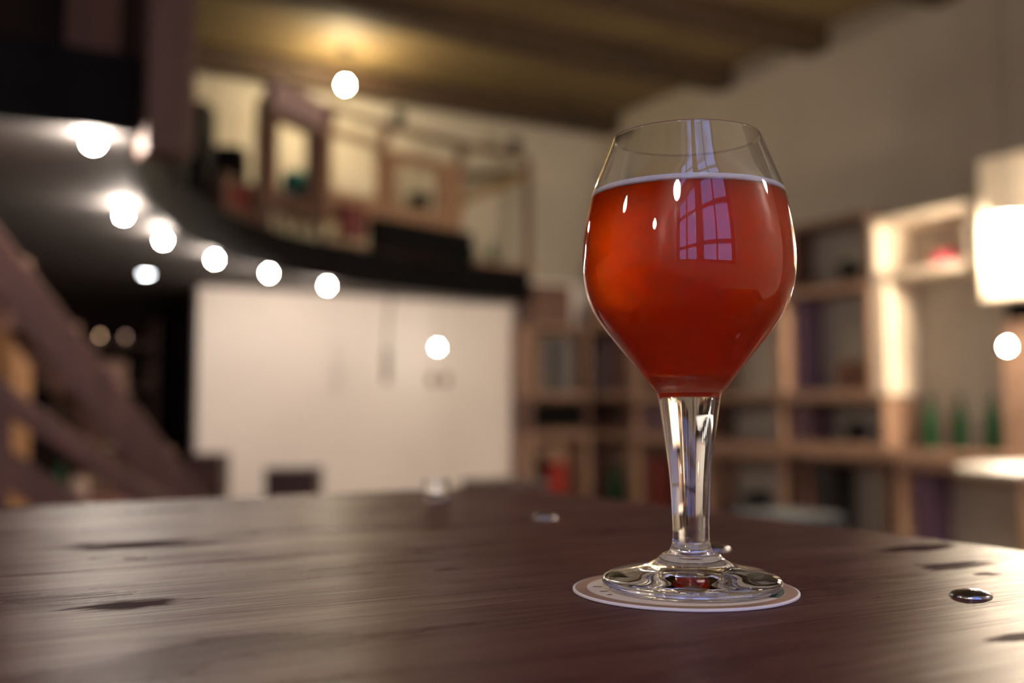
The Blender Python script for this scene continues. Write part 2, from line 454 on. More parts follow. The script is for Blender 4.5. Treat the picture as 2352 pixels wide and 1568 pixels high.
for (a, r0, r1) in ((PI - YAW - .12, .0395, .0440), (PI - YAW + .20, .0385, .0425), (PI - YAW + .42, .0405, .043)):
    ink(a, a + .05, r0, r1, M_ink2, 'printed_mark', 3)

# ------------------------------------------------------------------ the beer glass: lathe profile read off its silhouette (row, full width)
def rz(y, wpx): return (wpx / 2 * GD / F * 1.004, at(1590, y, GD).z)
OUT = [rz(y, wd) for y, wd in ((320.5, 341), (357, 369.6), (392, 398), (435, 432.5), (466, 450.5), (522, 472), (570, 482), (613, 484), (642, 479.5), (674, 466), (713, 437), (747.6, 393.5), (782, 341), (812.7, 291.5), (847, 236), (876, 192), (889, 172), (897, 158), (902, 146.5))]
OUT = OUT[::-1]                                    # from the stem joint upward
STEM = [rz(y, wd) for y, wd in ((902, 146.5), (906, 143.5), (935, 134), (971, 124), (1008, 114), (1045, 105), (1085, 96), (1119, 90), (1165, 85), (1210, 82.2), (1236, 82.4), (1248, 86), (1260, 94), (1270, 105))]
TT = 1.05
FOOT = [STEM[-1], (.0134, TT + .0180), (.0160, TT + .0155), (.0205, TT + .0131), (.0260, TT + .0115), (.0320, TT + .0103), (.0375, TT + .0091), (.0408, TT + .0079), (.0424, TT + .0066), (.0429, TT + .0053), (.0427, TT + .0040), (.0418, TT + .0027), (.0404, TT + .0019), (.0385, TT + .00150), (.0368, TT + .0017), (.034, TT + .0019), (.028, TT + .0020), (.020, TT + .0020), (.010, TT + .0020), (0, TT + .0020)]
def dense(P, n=5): return smooth_path(P, n)
zr = OUT[-1][1]; zb = OUT[0][1]
def thick(z): 
    t = (z - zb) / (zr - zb); return .0011 + .0010 * (1 - t) + .0022 * max(0, 1 - t * 7) ** 2
OUTd = dense(OUT, 5)
# inner wall, from the rim down to a rounded, nearly flat bottom
ZIN = at(1590, 872, GD).z
IN = []
for i, (r_, z_) in enumerate(OUTd):
    a = Vector(OUTd[max(i - 1, 0)]); b = Vector(OUTd[min(i + 1, len(OUTd) - 1)]); t = (b - a).normalized(); nrm = Vector((-t.y, t.x))
    q = Vector((r_, z_)) + nrm * thick(z_)
    if q.y > ZIN + .0045: IN.append((q.x, q.y))
r0, z0 = IN[0]
bottom = [(0, ZIN), (r0 * .35, ZIN + .00008), (r0 * .62, ZIN + .0004), (r0 * .83, ZIN + .0014), (r0 * .945, ZIN + .0028)]
INd = [p for p in dense(bottom + [IN[0], IN[1]], 4) if p[1] < IN[0][1] - 1e-5] + IN
rim = []
(ro, zo), (ri, zi) = OUTd[-1], INd[-1]
cx_, cz_ = (ro + ri) / 2, (zo + zi) / 2; rad = (ro - ri) / 2
tl = math.atan2(zo - zi, ro - ri); rr = math.hypot(ro - ri, zo - zi) / 2
for k in range(1, 10):
    a = tl + PI * k / 10; rim.append((cx_ + rr * math.cos(a), cz_ + rr * math.sin(a)))
M_glass = clear_glass('clear drinking glass', (0.985, 0.99, 0.99), 1.51)
def lathe_part(name, prof, mat, parent, n=144, ctx=None, origin=(GX, GY)):
    """open surface of revolution with exact profile normals, so joints between parts stay invisible; ctx = (point before, point after)"""
    me = bpy.data.meshes.new(name); V = []; NR = []; Fc = []; idx = []
    full = ([ctx[0]] if ctx and ctx[0] else []) + list(prof) + ([ctx[1]] if ctx and ctx[1] else []); off = 1 if ctx and ctx[0] else 0
    for i, (r_, z_) in enumerate(prof):
        a = Vector(full[max(i + off - 1, 0)]); b = Vector(full[min(i + off + 1, len(full) - 1)]); t = (b - a).normalized(); nr = Vector((t.y, -t.x))
        if r_ < 1e-7:
            idx.append([len(V)]); V.append((0, 0, z_)); NR.append((0, 0, 1 if nr.y > 0 else -1)); continue
        row = []
        for k in range(n):
            th = 2 * PI * k / n; row.append(len(V)); V.append((r_ * math.cos(th), r_ * math.sin(th), z_)); NR.append((nr.x * math.cos(th), nr.x * math.sin(th), nr.y))
        idx.append(row)
    for A, B in zip(idx, idx[1:]):
        for k in range(n):
            j = (k + 1) % n
            if len(A) == 1: Fc.append((A[0], B[j], B[k]))
            elif len(B) == 1: Fc.append((A[k], A[j], B[0]))
            else: Fc.append((A[k], A[j], B[j], B[k]))
    zoff = 1.05
    me.from_pydata([(x, y, z - zoff) for x, y, z in V], [], Fc); me.shade_smooth(); me.normals_split_custom_set_from_vertices(NR)
    me.materials.append(mat)
    o = bpy.data.objects.new(name, me); COL.objects.link(o); o.parent = parent
    return o
glass = thing('beer_glass', 'stemmed tulip glass of red beer on the round mat', 'glass', (GX, GY, 1.05))
STEMd = dense(STEM[::-1], 4)                       # upward
FOOTd = dense(FOOT[::-1], 5)                       # from the centre below, out and up
bowl_prof = OUTd + rim + INd[::-1]
lathe_part('bowl', bowl_prof, M_glass, glass, ctx=(STEMd[-2], None))
lathe_part('stem', STEMd, M_glass, glass, ctx=(FOOTd[-2], OUTd[1]))
lathe_part('foot', FOOTd, M_glass, glass, ctx=(None, STEMd[1]))
# the beer fills the bowl and touches the inner wall
ZL = EYE + .1040
m, nt, out = newmat('red amber beer'); L = nt.links.new
rf = N(nt, 'ShaderNodeBsdfRefraction'); rf.inputs['IOR'].default_value = 1.34; rf.inputs['Roughness'].default_value = .5; rf.inputs['Color'].default_value = (1, 1, 1, 1)
ss = N(nt, 'ShaderNodeBsdfPrincipled'); ss.inputs['Base Color'].default_value = (.95, .060, .003, 1); ss.inputs['Subsurface Weight'].default_value = 1.0
ss.inputs['Subsurface Radius'].default_value = (1.0, .22, .06); ss.inputs['Subsurface Scale'].default_value = .02; ss.inputs['Specular IOR Level'].default_value = 0.0; ss.inputs['Roughness'].default_value = .6
m2 = N(nt, 'ShaderNodeMixShader'); m2.inputs[0].default_value = .52; L(rf.outputs[0], m2.inputs[1]); L(ss.outputs[0], m2.inputs[2])
va = N(nt, 'ShaderNodeVolumeAbsorption'); va.inputs['Color'].default_value = (.967, .66, .04, 1); va.inputs['Density'].default_value = 85
L(m2.outputs[0], out.inputs[0]); L(va.outputs[0], out.inputs[1])
M_beer = m
beer = thing('beer', 'cloudy red amber beer filling the stemmed glass', 'beer', (GX, GY, 1.05))
EPS = .00025
BIN = [(0, ZIN - EPS)] + [(r_ + EPS, z_ - (EPS if z_ < ZIN + .004 else 0)) for r_, z_ in INd[1:] if z_ < ZL]
rl = BIN[-1][0]
lathe_part('liquid', BIN + [(rl, ZL), (rl * .9995, ZL + .00005)] + [(rl * q, ZL + .00005) for q in (.99, .9, .7, .4)] + [(0, ZL + .00005)], M_beer, beer)
M_foam = paint('off white beer foam', (.96, .92, .90), .8, .03, 600)
_fp = [n for n in M_foam.node_tree.nodes if n.type == 'BSDF_PRINCIPLED'][0]
_fp.inputs['Subsurface Weight'].default_value = 1.0; _fp.inputs['Subsurface Radius'].default_value = (1, .95, .9); _fp.inputs['Subsurface Scale'].default_value = .004
fo = [(rl * .80, ZL + .0001), (rl * .9995, ZL + .0001), (rl - .0002, ZL + .0015), (rl - .0005, ZL + .0031), (rl * .97, ZL + .0029), (rl * .85, ZL + .0012), (rl * .80, ZL + .0001)]
lathe_part('foam', fo, M_foam, beer)
# ------------------------------------------------------------------ lamps
def bulb_prof(r):
    P = [(0, -r)]
    for k in range(1, 9): a = -PI / 2 + PI * .72 * k / 8; P.append((r * math.cos(a), r * math.sin(a)))
    x, z = P[-1]
    P += [(r * .46, z + r * .34), (r * .42, z + r * .62), (0, z + r * .63)]
    return P
def lamp_bulb(name, label, pos, r, mat, group=None, cord_to=None, cat='light bulb'):
    """a bare bulb, its black socket, and the cord or stub up to what it hangs from"""
    t = thing(name, label, cat, pos, 0, group)
    MB().lathe(bulb_prof(r), n=28).build('bulb', mat, t, smooth=True)
    zt = r * 1.25
    MB().lathe([(0, zt), (r * .50, zt), (r * .52, zt + r * .2), (r * .46, zt + r * .95), (r * .2, zt + r * 1.1), (0, zt + r * 1.1)], n=20).build('socket', M_socket, t, smooth=True)
    if cord_to is not None and cord_to - pos[2] > zt + r * 1.1:
        MB().tube([(0, 0, zt + r * 1.05), (0, 0, cord_to - pos[2])], .0025, 8).build('cord', M_cord, t)
    return t
M_b1 = glow('lit warm bulb', BULB_WARM, L_SOFFIT)
lab = ['large bright bulb under the black fascia beside the timber column', 'second bulb along the curved fascia counted from the timber column',
       'third bulb along the curved fascia, over the small round downlight', 'fourth bulb along the curved fascia from the timber column',
       'fifth bulb along the curved fascia, above the white wall', 'last bulb at the far end of the string under the curved fascia']
for i, (px, py, D) in enumerate(((215, 326, 3.93), (284, 494, 5.35), (375, 551, 6.10), (493, 596, 6.90), (618, 628, 7.62), (752, 657, 8.38))):
    q = at(px, py, D)
    lamp_bulb('light_bulb', lab[i], q, .021 if i else .028, M_b1, 'bulbs along the curved black fascia', SOF)
q = at(793, 196, 8.62)
t = lamp_bulb('pendant_bulb', 'bare bulb hanging from the board ceiling above the mezzanine', q, .030, glow('lit ceiling bulb', (1.0, 0.80, 0.48), L_CEIL), None, ZC)
MB().lathe([(0, -.05), (.05, -.05), (.06, 0), (0, 0)], n=24).build('ceiling_rose', M_socket, t, at_=None).location = (0, 0, ZC - q.z)
q = at(1005, 798, 9.42)
lamp_bulb('pendant_bulb', 'bare bulb on a cord hanging in front of the white wall', q, .022, glow('lit pendant bulb', (1, .9, .75), L_PEND), None, SOF)
q = at(336, 627, 8.05)
t = thing('ceiling_downlight', 'small round cool white downlight set in the grey soffit', 'downlight', (q.x, q.y, SOF))
MB().lathe([(.034, -.002), (.05, -.012), (.056, -.008), (.056, 0), (.034, 0), (.034, -.002)], n=32).build('trim_ring', M_socket, t, smooth=True)
MB().lathe([(0, -.010), (.036, -.010), (.036, -.002), (0, -.002)], n=32).build('lens', glow('lit downlight lens', (.9, .97, 1.0), 60), t)
# globe lamps in front of the cream cabinet: one in the picture, one added past its edge to light the cabinet
rg = .075
M_globe = glow('lit globe lamp', (1, .82, .60), L_GLOBE)
q = at(2322, 540, 6.27)
for q, lb in ((q, 'glowing globe lamp at the end of the cream cabinet, by the lit top crate'), (Vector((5.60, 2.9, q.z + .02)), 'added globe lamp lighting the middle of the cream cabinet')):
    t = thing('globe_lamp', lb, 'lamp', q, 0, 'globe lamps along the cream cabinet')
    MB().lathe([(rg * math.sin(PI * k / 24), -rg * math.cos(PI * k / 24)) for k in range(24)] + [(0, rg)], n=40).build('globe', M_globe, t, smooth=True)
    MB().lathe([(0, rg * .97), (.035, rg * .97), (.035, rg + .03), (.135, rg + .03), (.135, rg + .036), (.03, rg + .05), (.015, rg + .08), (0, rg + .08)], n=32).build('cap', M_socket, t, smooth=True)  # wide disc added to keep the globe's light off the wall above
    MB().tube([(0, 0, rg + .07), (0, 0, ZC - q.z)], .0025, 8).build('cord', M_cord, t)
q = at(2314, 796, 5.75)
lamp_bulb('pendant_bulb', 'small bare bulb glowing under the globe lamp by the shelves', q, .021, glow('lit small bulb', BULB_WARM, L_BULB), None, ZC)
q = Vector((4.05, 2.2, EYE + 1.05))  # fill lamp added out of view to brighten the crate fronts
t = lamp_bulb('added_fill_pendant', 'added shaded fill lamp over the round bar table', q, .055, glow('lit fill pendant bulb', BULB_WARM, 150), None, ZC, 'lamp')
MB().lathe([(.028, .075), (.20, .025), (.202, .022), (.03, .068), (.028, .075)], n=40).build('shade', M_socket, t, smooth=True)  # added shade keeps this lamp's light off the upper wall
# bulbs that hang behind the camera (seen mirrored in the glass)
labr = ['bare bulb hanging near the tall window, closest to its mullion', 'bare bulb hanging between window and left wall', 'bare bulb hanging over the window corner by the right wall', 'bare bulb hanging in the middle of the room behind the table']
for i, p in enumerate(((-.85, -.55, 2.25), (-2.6, -.4, 2.3), (2.4, -.5, 2.4), (-2.2, 1.6, 2.6))):
    lamp_bulb('pendant_bulb', labr[i], p, .115, glow('lit rear bulb', BULB_WARM, L_REAR), 'bulbs hanging behind the table', ZC)

# unlit black tube pendant, two shapes standing in for dark smudges on the white wall
q = at(888, 840, 9.1)
t = thing('tube_pendant', 'unlit black tube pendant hanging against the white wall', 'lamp', (q.x, q.y, q.z))
MB().lathe([(0, -.15), (.024, -.15), (.026, -.14), (.026, .13), (.018, .15), (0, .15)], n=20).build('tube', paint('dark bronze metal', (.06, .05, .04), .4, .2, 9, 0, .6), t, smooth=True)
MB().tube([(0, 0, .14), (.01, 0, .4), (.035, -.01, SOF - q.z)], .011, 8).build('cord', M_cord, t)
for i, (px, lb) in enumerate(((992, 'dark smudge shape on the white wall below the pendant bulb, nearer the tube pendant'), (1024, 'dark smudge shape on the white wall below the pendant bulb, nearer the bookcase'))):
    q = at(px, 872, 9.5); r_ = ray(px, 872); s = (V1 - .001) / r_.y; q = Vector((r_.x * s, V1, r_.z * s + EYE))
    t = thing('wall_smudge', lb, 'hook', q)
    MB().box((-.035, -.012, -.05), (.035, 0, .05), bevel=.004).build('plate', M_crate_d, t)
    MB().tube([(0, -.01, .02), (0, -.05, .0), (0, -.06, -.02), (0, -.055, -.035), (0, -.04, -.035)], .007, 8).build('peg', M_socket, t, smooth=True)

# ------------------------------------------------------------------ crates, shelving and what stands in them
def crate(name, label, lo, hi, mat, b=.024, axis='x', backed=False, group=None, cat='crate'):
    """open box of boards; open along axis (x: seen from the room towards the right wall, y: towards the back wall)"""
    (x0, y0, z0), (x1, y1, z1) = lo, hi
    t = thing(name, label, cat, (x0, y0, z0), 0, group); X, Y, Z = x1 - x0, y1 - y0, z1 - z0
    MB().box((0, 0, 0), (X, Y, b), bevel=.003).build('bottom_board', mat, t)
    MB().box((0, 0, Z - b), (X, Y, Z), bevel=.003).build('top_board', mat, t)
    if axis == 'x':
        MB().box((0, 0, b), (X, b, Z - b), bevel=.003).build('side_board', mat, t); MB().box((0, Y - b, b), (X, Y, Z - b), bevel=.003).build('side_board', mat, t)
        if backed: MB().box((X - .012, b, b), (X, Y - b, Z - b)).build('back_board', mat, t)
    else:
        MB().box((0, 0, b), (b, Y, Z - b), bevel=.003).build('side_board', mat, t); MB().box((X - b, 0, b), (X, Y, Z - b), bevel=.003).build('side_board', mat, t)
        if backed: MB().box((b, Y - .012, b), (X - b, Y, Z - b)).build('back_board', mat, t)
    return t
def R(v0, v1, z0, z1, u0=5.87): return (u0, v0, EYE + z0), (6.215, v1, EYE + z1)
GS = 'wooden crates stacked along the side wall'
crate('wooden_crate', 'brightly lit top crate beside the globe lamp with a pink object inside', *R(4.30, 5.12, .925, 1.36), M_lit_cream, .05, group=GS)
crate('wooden_crate', 'big open crate below the dark upper crate, one side brightly lit', *R(5.135, 6.05, .11, .925), M_crate, .045, group=GS)
crate('wooden_crate', 'open crate behind the beer bowl, next to the big lit crate', *R(6.053, 6.97, .11, .86), M_crate, .04, group=GS)
crate('wooden_crate', 'dark shadowed upper crate holding a round dark pot', *R(5.15, 6.03, .928, 1.43), M_crate_d, .03, group=GS)  # darker wood carries the shadow that the lit crate throws here
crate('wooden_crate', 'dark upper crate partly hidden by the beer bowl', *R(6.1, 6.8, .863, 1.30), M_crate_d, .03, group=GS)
crate('wooden_crate', 'low flat crate with a dark pot, left of the green bottles', *R(5.03, 6.05, -.255, .107), M_crate, .03, group=GS)
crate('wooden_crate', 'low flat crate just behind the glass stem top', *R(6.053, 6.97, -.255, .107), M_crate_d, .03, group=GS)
tag(MB().box((5.85, 3.0, EYE - .336), (6.215, 7.0, EYE - .257), bevel=.006).build('long_shelf', M_crate), 'long thick plank shelf carrying the three green bottles', 'shelf')
crate('wooden_crate', 'tall bottom crate under the green bottles, pinkish front post', *R(3.98, 4.955, -1.135, -.338), M_crate, .055, group=GS)
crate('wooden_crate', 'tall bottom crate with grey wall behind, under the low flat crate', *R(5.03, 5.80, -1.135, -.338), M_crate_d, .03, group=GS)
cpot = crate('wooden_crate', 'bottom crate behind the glass stem holding a dark pot', *R(6.02, 6.97, -1.135, -.338), M_crate, .04, group=GS)
b = MB().box((5.88, 5.003, EYE + .112), (6.20, 5.13, EYE + .915), bevel=.012).build('storage_box', M_lit_cream); tag(b, 'tall narrow cream box standing beside the big lit crate', 'box')
# right edge of the picture: stacked crates lit by the bulbs
cb = thing('wall_cabinet', 'cream wall cabinet behind the globe lamp, lengthened to shield the wall from it', 'cabinet', (5.80, 2.16, EYE + .69))
MB().box((.02, 0, 0), (.412, 2.04, .90), bevel=.006).build('body', M_lit_cream, cb)  # closed and lengthened to block the globe's light from the wall
for k in range(6):
    dd = MB().box((0, .005 + k * .34, .01), (.019, .335 + k * .34, .89), bevel=.004).build('door', M_lit_cream, cb)
    MB().lathe([(0, 0), (.009, 0), (.007, .008), (.012, .016), (.009, .024), (0, .026)], n=16).build('knob', M_socket, dd, smooth=True).matrix_local = Matrix.Translation((0, (.30 if k % 2 == 0 else .04) + k * .34, .25)) @ Matrix.Rotation(-PI / 2, 4, 'Y')
crate('wooden_crate', 'orange lit crate behind the small bare bulb', *R(3.40, 4.12, -.255, .56), M_crate, .05, group=GS)
MB().box((.0, .052, .052), (.02, .668, .763), bevel=.004).build('front_board', M_crate, COL.objects['wooden_crate.%03d' % (len([o for o in COL.objects if o.name.startswith('wooden_crate')]) - 1)])
MB_ = MB().box((5.9, 3.42, EYE + .562), (6.21, 4.1, EYE + .688), bevel=.01); tag(MB_.build('storage_box', M_black), 'flat black filler for the dark gap between the cream cabinet and the orange lit crate', 'box')  # black block fills the gap, its shade put into the colour
# contents
def lathe_thing(name, label, cat, prof, mat, pos, group=None, n=28):
    o = MB().lathe(prof, n=n).build(name, mat, smooth=True); o.location = pos; return tag(o, label, cat, group)
def bottle(label, pos, h=.30, mat=None, group=None, r=None):
    r = r or h * .125
    t = thing('glass_bottle', label, 'bottle', pos, 0, group)
    MB().lathe([(0, 0), (r * .92, 0), (r, .008), (r, h * .55), (r * .85, h * .66), (r * .42, h * .80), (r * .36, h * .93), (r * .44, h * .94), (r * .44, h * .985), (0, h * .985)], n=28).build('bottle_body', mat or M_greenglass, t, smooth=True)
    MB().lathe([(0, h * .98), (r * .46, h * .98), (r * .46, h), (0, h)], n=20).build('cap', M_socket, t)
    return t
zs = EYE - .257
for px, lb in ((2138, 'green bottle on the plank shelf, farthest from the small bulb'), (2207, 'middle green bottle of three on the plank shelf'), (2283, 'green bottle on the plank shelf, closest to the small bulb')):
    r_ = ray(px, 1000); s = 6.02 / r_.x; bottle(lb, (6.02, r_.y * s, zs), .37, group='green bottles on the plank shelf', r=.042)
pot = [(0, 0), (.055, 0), (.075, .06), (.085, .13), (.078, .15), (.068, .14), (.06, .03), (0, .03)]
M_pot = paint('dark glazed pot', (.012, .012, .008), .55, .2, 9, spec=.2)
def on_shelf(px, u, z): r_ = ray(px, 900); s = u / r_.x; return (u, r_.y * s, EYE + z)
lathe_thing('clay_pot', 'small dark pot in the low flat crate beside the green bottles', 'pot', pot, M_pot, on_shelf(1966, 6.0, -.224))
lathe_thing('clay_pot', 'small dark pot in the dark shadowed upper crate', 'pot', pot, M_pot, on_shelf(1957, 6.0, .96))
lathe_thing('clay_pot', 'dark pot on the inner board of the bottom crate behind the stem', 'pot', [(a * 1.3, b * 1.2) for a, b in pot], M_pot, on_shelf(1735, 6.02, -.84))
MB().box((.02, .04, .27), (.33, .91, .293)).build('inner_board', M_crate_d, cpot)
lathe_thing('pink_bowl', 'pink upturned bowl inside the brightly lit top crate', 'bowl', [(0, .11), (.03, .11), (.075, .095), (.115, .05), (.13, 0), (.12, 0), (.10, .045), (.06, .085), (0, .10)], paint('pink glaze', (.72, .10, .16), .35, .1, 9), on_shelf(2186, 6.02, .976))
M_book = [paint('plum book cover', (.10, .05, .07), .6), paint('brown book cover', (.16, .08, .045), .6), paint('oxblood book cover', (.14, .012, .010), .6), paint('grey book cover', (.20, .18, .17), .6), paint('violet book cover', (.16, .10, .17), .6), paint('rust book cover', (.28, .10, .05), .6), paint('black book cover', (.02, .018, .02), .5)]
M_paper = paint('book page paper', (.66, .60, .50), .8, .1, 40)
def book(label, lo, hi, mat, face='x', group=None):
    """a closed book standing up: cover boards and spine around the page block; spine towards the room"""
    (x0, y0, z0), (x1, y1, z1) = lo, hi
    t = thing('book', label, 'book', (x0, y0, z0), 0, group); X, Y, Z = x1 - x0, y1 - y0, z1 - z0; c = .004
    mb = MB()
    if face == 'x': mb.box((0, 0, 0), (c, Y, Z), bevel=.001).box((c, 0, 0), (X, c, Z)).box((c, Y - c, 0), (X, Y, Z)); pg = ((c, c, .004), (X - .006, Y - c, Z - .004))
    else: mb.box((0, 0, 0), (X, c, Z), bevel=.001).box((0, c, 0), (c, Y, Z)).box((X - c, c, 0), (X, Y, Z)); pg = ((c, c, .004), (X - c, Y - .006, Z - .004))
    mb.build('cover', mat, t); MB().box(*pg).build('pages', M_paper, t)
    return t
# rust and violet books in the big lit crate
y = 5.24
zb_ = EYE + .157
for i, (wd, h, mi, lb) in enumerate(((.05, .20, 5, 'rust book in the big lit crate, next to the cream box'), (.035, .18, 1, 'thin brown book in the big lit crate, second from the cream box'), (.05, .22, 5, 'taller rust book in the big lit crate'), (.06, .19, 1, 'thick brown book in the big lit crate'), (.04, .21, 5, 'narrow rust book in the big lit crate, fifth from the cream box'))):
    book(lb, (6.02, y, zb_), (6.17, y + wd, zb_ + h), M_book[mi], 'x', 'books in the big lit crate'); y += wd + .03
book('tall violet folder against the lit side of the big crate', (5.99, 5.90, zb_), (6.19, 6.0, zb_ + .70), M_book[4], 'x')
book('tall violet block for purple shade in the bottom crate under the green bottles', (5.98, 4.76, EYE - 1.07), (6.19, 4.89, EYE - .42), M_book[4], 'x')  # block added with the crate's purple shade as its colour
book('dark plum folder in the low flat crate with the dark pot', (5.93, 5.80, EYE - .224), (6.18, 5.99, EYE + .05), M_book[0], 'x')
book('tall black folder in the tall bottom crate with grey wall behind', (5.93, 5.60, EYE - 1.10), (6.18, 5.76, EYE - .40), M_book[6], 'x')
# shelving in the far corner, right wall part and back wall part
GC = 'crates of the bookcase in the far corner'
crate('wooden_crate', 'middle crate of the far bookcase, nearest the beer bowl', *R(7.0, 7.95, .13, .84), M_crate, .05, group=GC)
crate('wooden_crate', 'low dark crate of the far bookcase, nearest the glass stem', *R(7.0, 7.95, -.23, .127), M_crate, .04, group=GC)
crate('wooden_crate', 'bottom crate of the far bookcase holding dark red boxes', *R(7.0, 7.95, -1.135, -.233), M_crate, .05, group=GC)
def Bk(u0, u1, z0, z1, v0=8.66): return (u0, v0, EYE + z0), (u1, 9.005, EYE + z1)
crate('wooden_crate', 'middle crate of the corner bookcase against the white wall end', *Bk(5.16, 5.86, .14, .85), M_crate, .045, 'y', True, GC)
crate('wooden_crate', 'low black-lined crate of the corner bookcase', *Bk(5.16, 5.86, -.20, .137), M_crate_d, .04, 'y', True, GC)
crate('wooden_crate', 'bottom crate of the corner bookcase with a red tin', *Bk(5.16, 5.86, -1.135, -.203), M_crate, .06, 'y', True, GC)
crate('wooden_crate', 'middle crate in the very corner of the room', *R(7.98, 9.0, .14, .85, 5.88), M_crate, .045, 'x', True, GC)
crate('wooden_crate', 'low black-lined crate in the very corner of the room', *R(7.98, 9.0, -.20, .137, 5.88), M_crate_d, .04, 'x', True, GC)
crate('wooden_crate', 'bottom crate in the very corner with a green bottle', *R(7.98, 9.0, -1.135, -.203, 5.88), M_crate, .06, 'x', True, GC)
tag(MB().box((5.18, 8.62, EYE + .853), (5.62, 8.99, EYE + 1.24), bevel=.012).build('storage_box', M_crate_d), 'dark brown box on top of the corner bookcase beside the black fascia end', 'box')
tag(MB().box((5.9, 8.1, EYE + .853), (6.2, 8.75, EYE + 1.05), bevel=.012).build('storage_box', M_crate), 'low tan box on top of the corner crate', 'box')
x = 5.21
for wd, h, mi, lb in ((.10, .52, 1, 'tall brown folder in the corner bookcase, next to the white wall'), (.08, .56, 3, 'tall grey folder in the corner bookcase'), (.07, .50, 6, 'tall black folder in the corner bookcase'), (.12, .56, 3, 'wide grey folder in the corner bookcase, next to the post')):
    book(lb, (x, 8.70, EYE + .187), (x + wd, 8.95, EYE + .187 + h), M_book[mi], 'y', 'folders in the corner bookcase'); x += wd + .03
y = 8.03
for wd, h, mi, lb in ((.16, .56, 0, 'wide plum folder in the very corner crate'), (.10, .50, 1, 'brown folder in the very corner crate'), (.14, .58, 0, 'second plum folder in the very corner crate, beside the brown one'), (.10, .48, 3, 'grey folder in the very corner crate')):
    book(lb, (5.95, y, EYE + .187), (6.18, y + wd, EYE + .187 + h), M_book[mi], 'x', 'folders in the very corner crate'); y += wd + .05
y = 7.07
for wd, h, mi, lb in ((.12, .50, 6, 'black folder in the middle crate nearest the beer bowl'), (.18, .54, 4, 'wide violet folder in the middle crate nearest the beer bowl'), (.12, .46, 6, 'second black folder in the middle crate, beside the violet one')):
    book(lb, (5.95, y, EYE + .182), (6.18, y + wd, EYE + .182 + h), M_book[mi], 'x', 'folders behind the beer bowl'); y += wd + .06
tag(MB().box((5.42, 8.72, EYE - 1.07), (5.62, 8.95, EYE - .50), bevel=.02).build('metal_tin', paint('red lacquered tin', (.32, .018, .012), .4)), 'red tin in the bottom crate of the corner bookcase', 'tin')
tag(MB().box((5.26, 8.72, EYE - 1.07), (5.40, 8.95, EYE - .42), bevel=.01).build('storage_box', M_black), 'black box beside the red tin', 'box')
bottle('green bottle in the bottom crate of the very corner', (6.0, 8.42, EYE - 1.07), .60, r=.075)
for y, lb in ((7.10, 'dark red box in the bottom far crate, nearer the stem'), (7.52, 'dark red box in the bottom far crate, farther from the stem')):
    tag(MB().box((5.93, y, EYE - 1.08), (6.18, y + .33, EYE - .42), bevel=.01).build('storage_box', M_book[2]), lb, 'box', 'dark red boxes')
tag(MB().box((5.93, 7.1, EYE - .188), (6.19, 7.9, EYE + .05), bevel=.01).build('storage_box', M_book[0]), 'long plum box in the low crate nearest the stem', 'box')
tag(MB().box((5.25, 8.72, EYE - .158), (5.80, 8.98, EYE + .06), bevel=.01).build('storage_box', M_black), 'long black box in the low crate of the corner bookcase', 'box')

# ------------------------------------------------------------------ stools, side table, glass dish on the table
def stool(label, pos, rz, wd=.36, h=.82, mat=M_stool):
    t = thing('bar_stool', label, 'stool', pos, rz, 'dark box stools before the white wall')
    a = wd / 2
    MB().box((-a, -a, h - .045), (a, a, h), bevel=.012).build('seat', mat, t)
    for sx in (-1, 1):
        MB().box((sx * a * .84 - .02, -a * .88, .30), (sx * a * .84 + .02, a * .88, h - .045), bevel=.004).build('side_panel', mat, t)
        for sy in (-1, 1): MB().box((sx * a * .84 - .022, sy * a * .78 - .022, 0), (sx * a * .84 + .022, sy * a * .78 + .022, .30), bevel=.004).build('leg', mat, t)
    for sy in (-1, 1): MB().box((-a * .82, sy * a * .80 - .01, .34), (a * .82, sy * a * .80 + .01, h - .045)).build('front_panel', mat, t)
    MB().box((-a * .8, -a * .8, .14), (a * .8, -a * .8 + .03, .17), bevel=.004).build('foot_rail', mat, t)
    return t
q = at(676, 1072, 6.0); stool('dark box stool standing before the middle of the white wall', (q.x, q.y, 0), -.45, .30, EYE - .315)
q = at(478, 1040, 7.6); stool('dark box stool at the left end of the white wall, by the dark doorway', (q.x, q.y, 0), -.52, .26, EYE - .30)
q = at(1158, 1098, 3.6); stool('dark stool just showing beyond the far table edge', (q.x, q.y, 0), .2, .22, EYE - .232)
q = at(1800, 1176, 4.2)
st = thing('padded_stool', 'stool with a pale blue-grey seat pad behind the glass stem', 'stool', (q.x, q.y, 0))
MB().box((-.17, -.17, q.z - .06), (.17, .17, q.z), bevel=.02).build('seat_pad', paint('blue grey fabric', (.075, .085, .095), .9, .1, 60), st)
for sx in (-1, 1):
    for sy in (-1, 1): MB().bar((sx * .13, sy * .13, q.z - .055), (sx * .17, sy * .17, 0), .03, .03).build('leg', M_stool, st)
tb = thing('round_bar_table', 'round bar table with a pale top at the edge by the shelves', 'table', (3.97, 2.28, 0))
zt = EYE - .215
MB().lathe([(0, zt - .03), (.57, zt - .03), (.60, zt - .022), (.605, zt - .012), (.60, zt - .003), (.592, zt), (0, zt)], n=72).build('table_top', paint('pale varnished table top', (.70, .62, .48), .35, .08, 4), tb)
MB().lathe([(0, 0), (.28, 0), (.28, .02), (.06, .045), (.04, .07), (.04, zt - .1), (.12, zt - .03), (0, zt - .03)], n=32).build('pedestal', M_black, tb, smooth=True)
q = on_table(1003, 1152)
t = thing('glass_dish', 'tiny clear glass cup standing near the far table edge', 'dish', (q.x, q.y, 1.05))
MB().lathe([(0, .0003), (.009, .0003), (.0115, .003), (.013, .018), (.0133, .021), (.0125, .021), (.0108, .005), (.007, .004), (0, .004)], n=48).build('dish_body', M_glass, t, smooth=True)

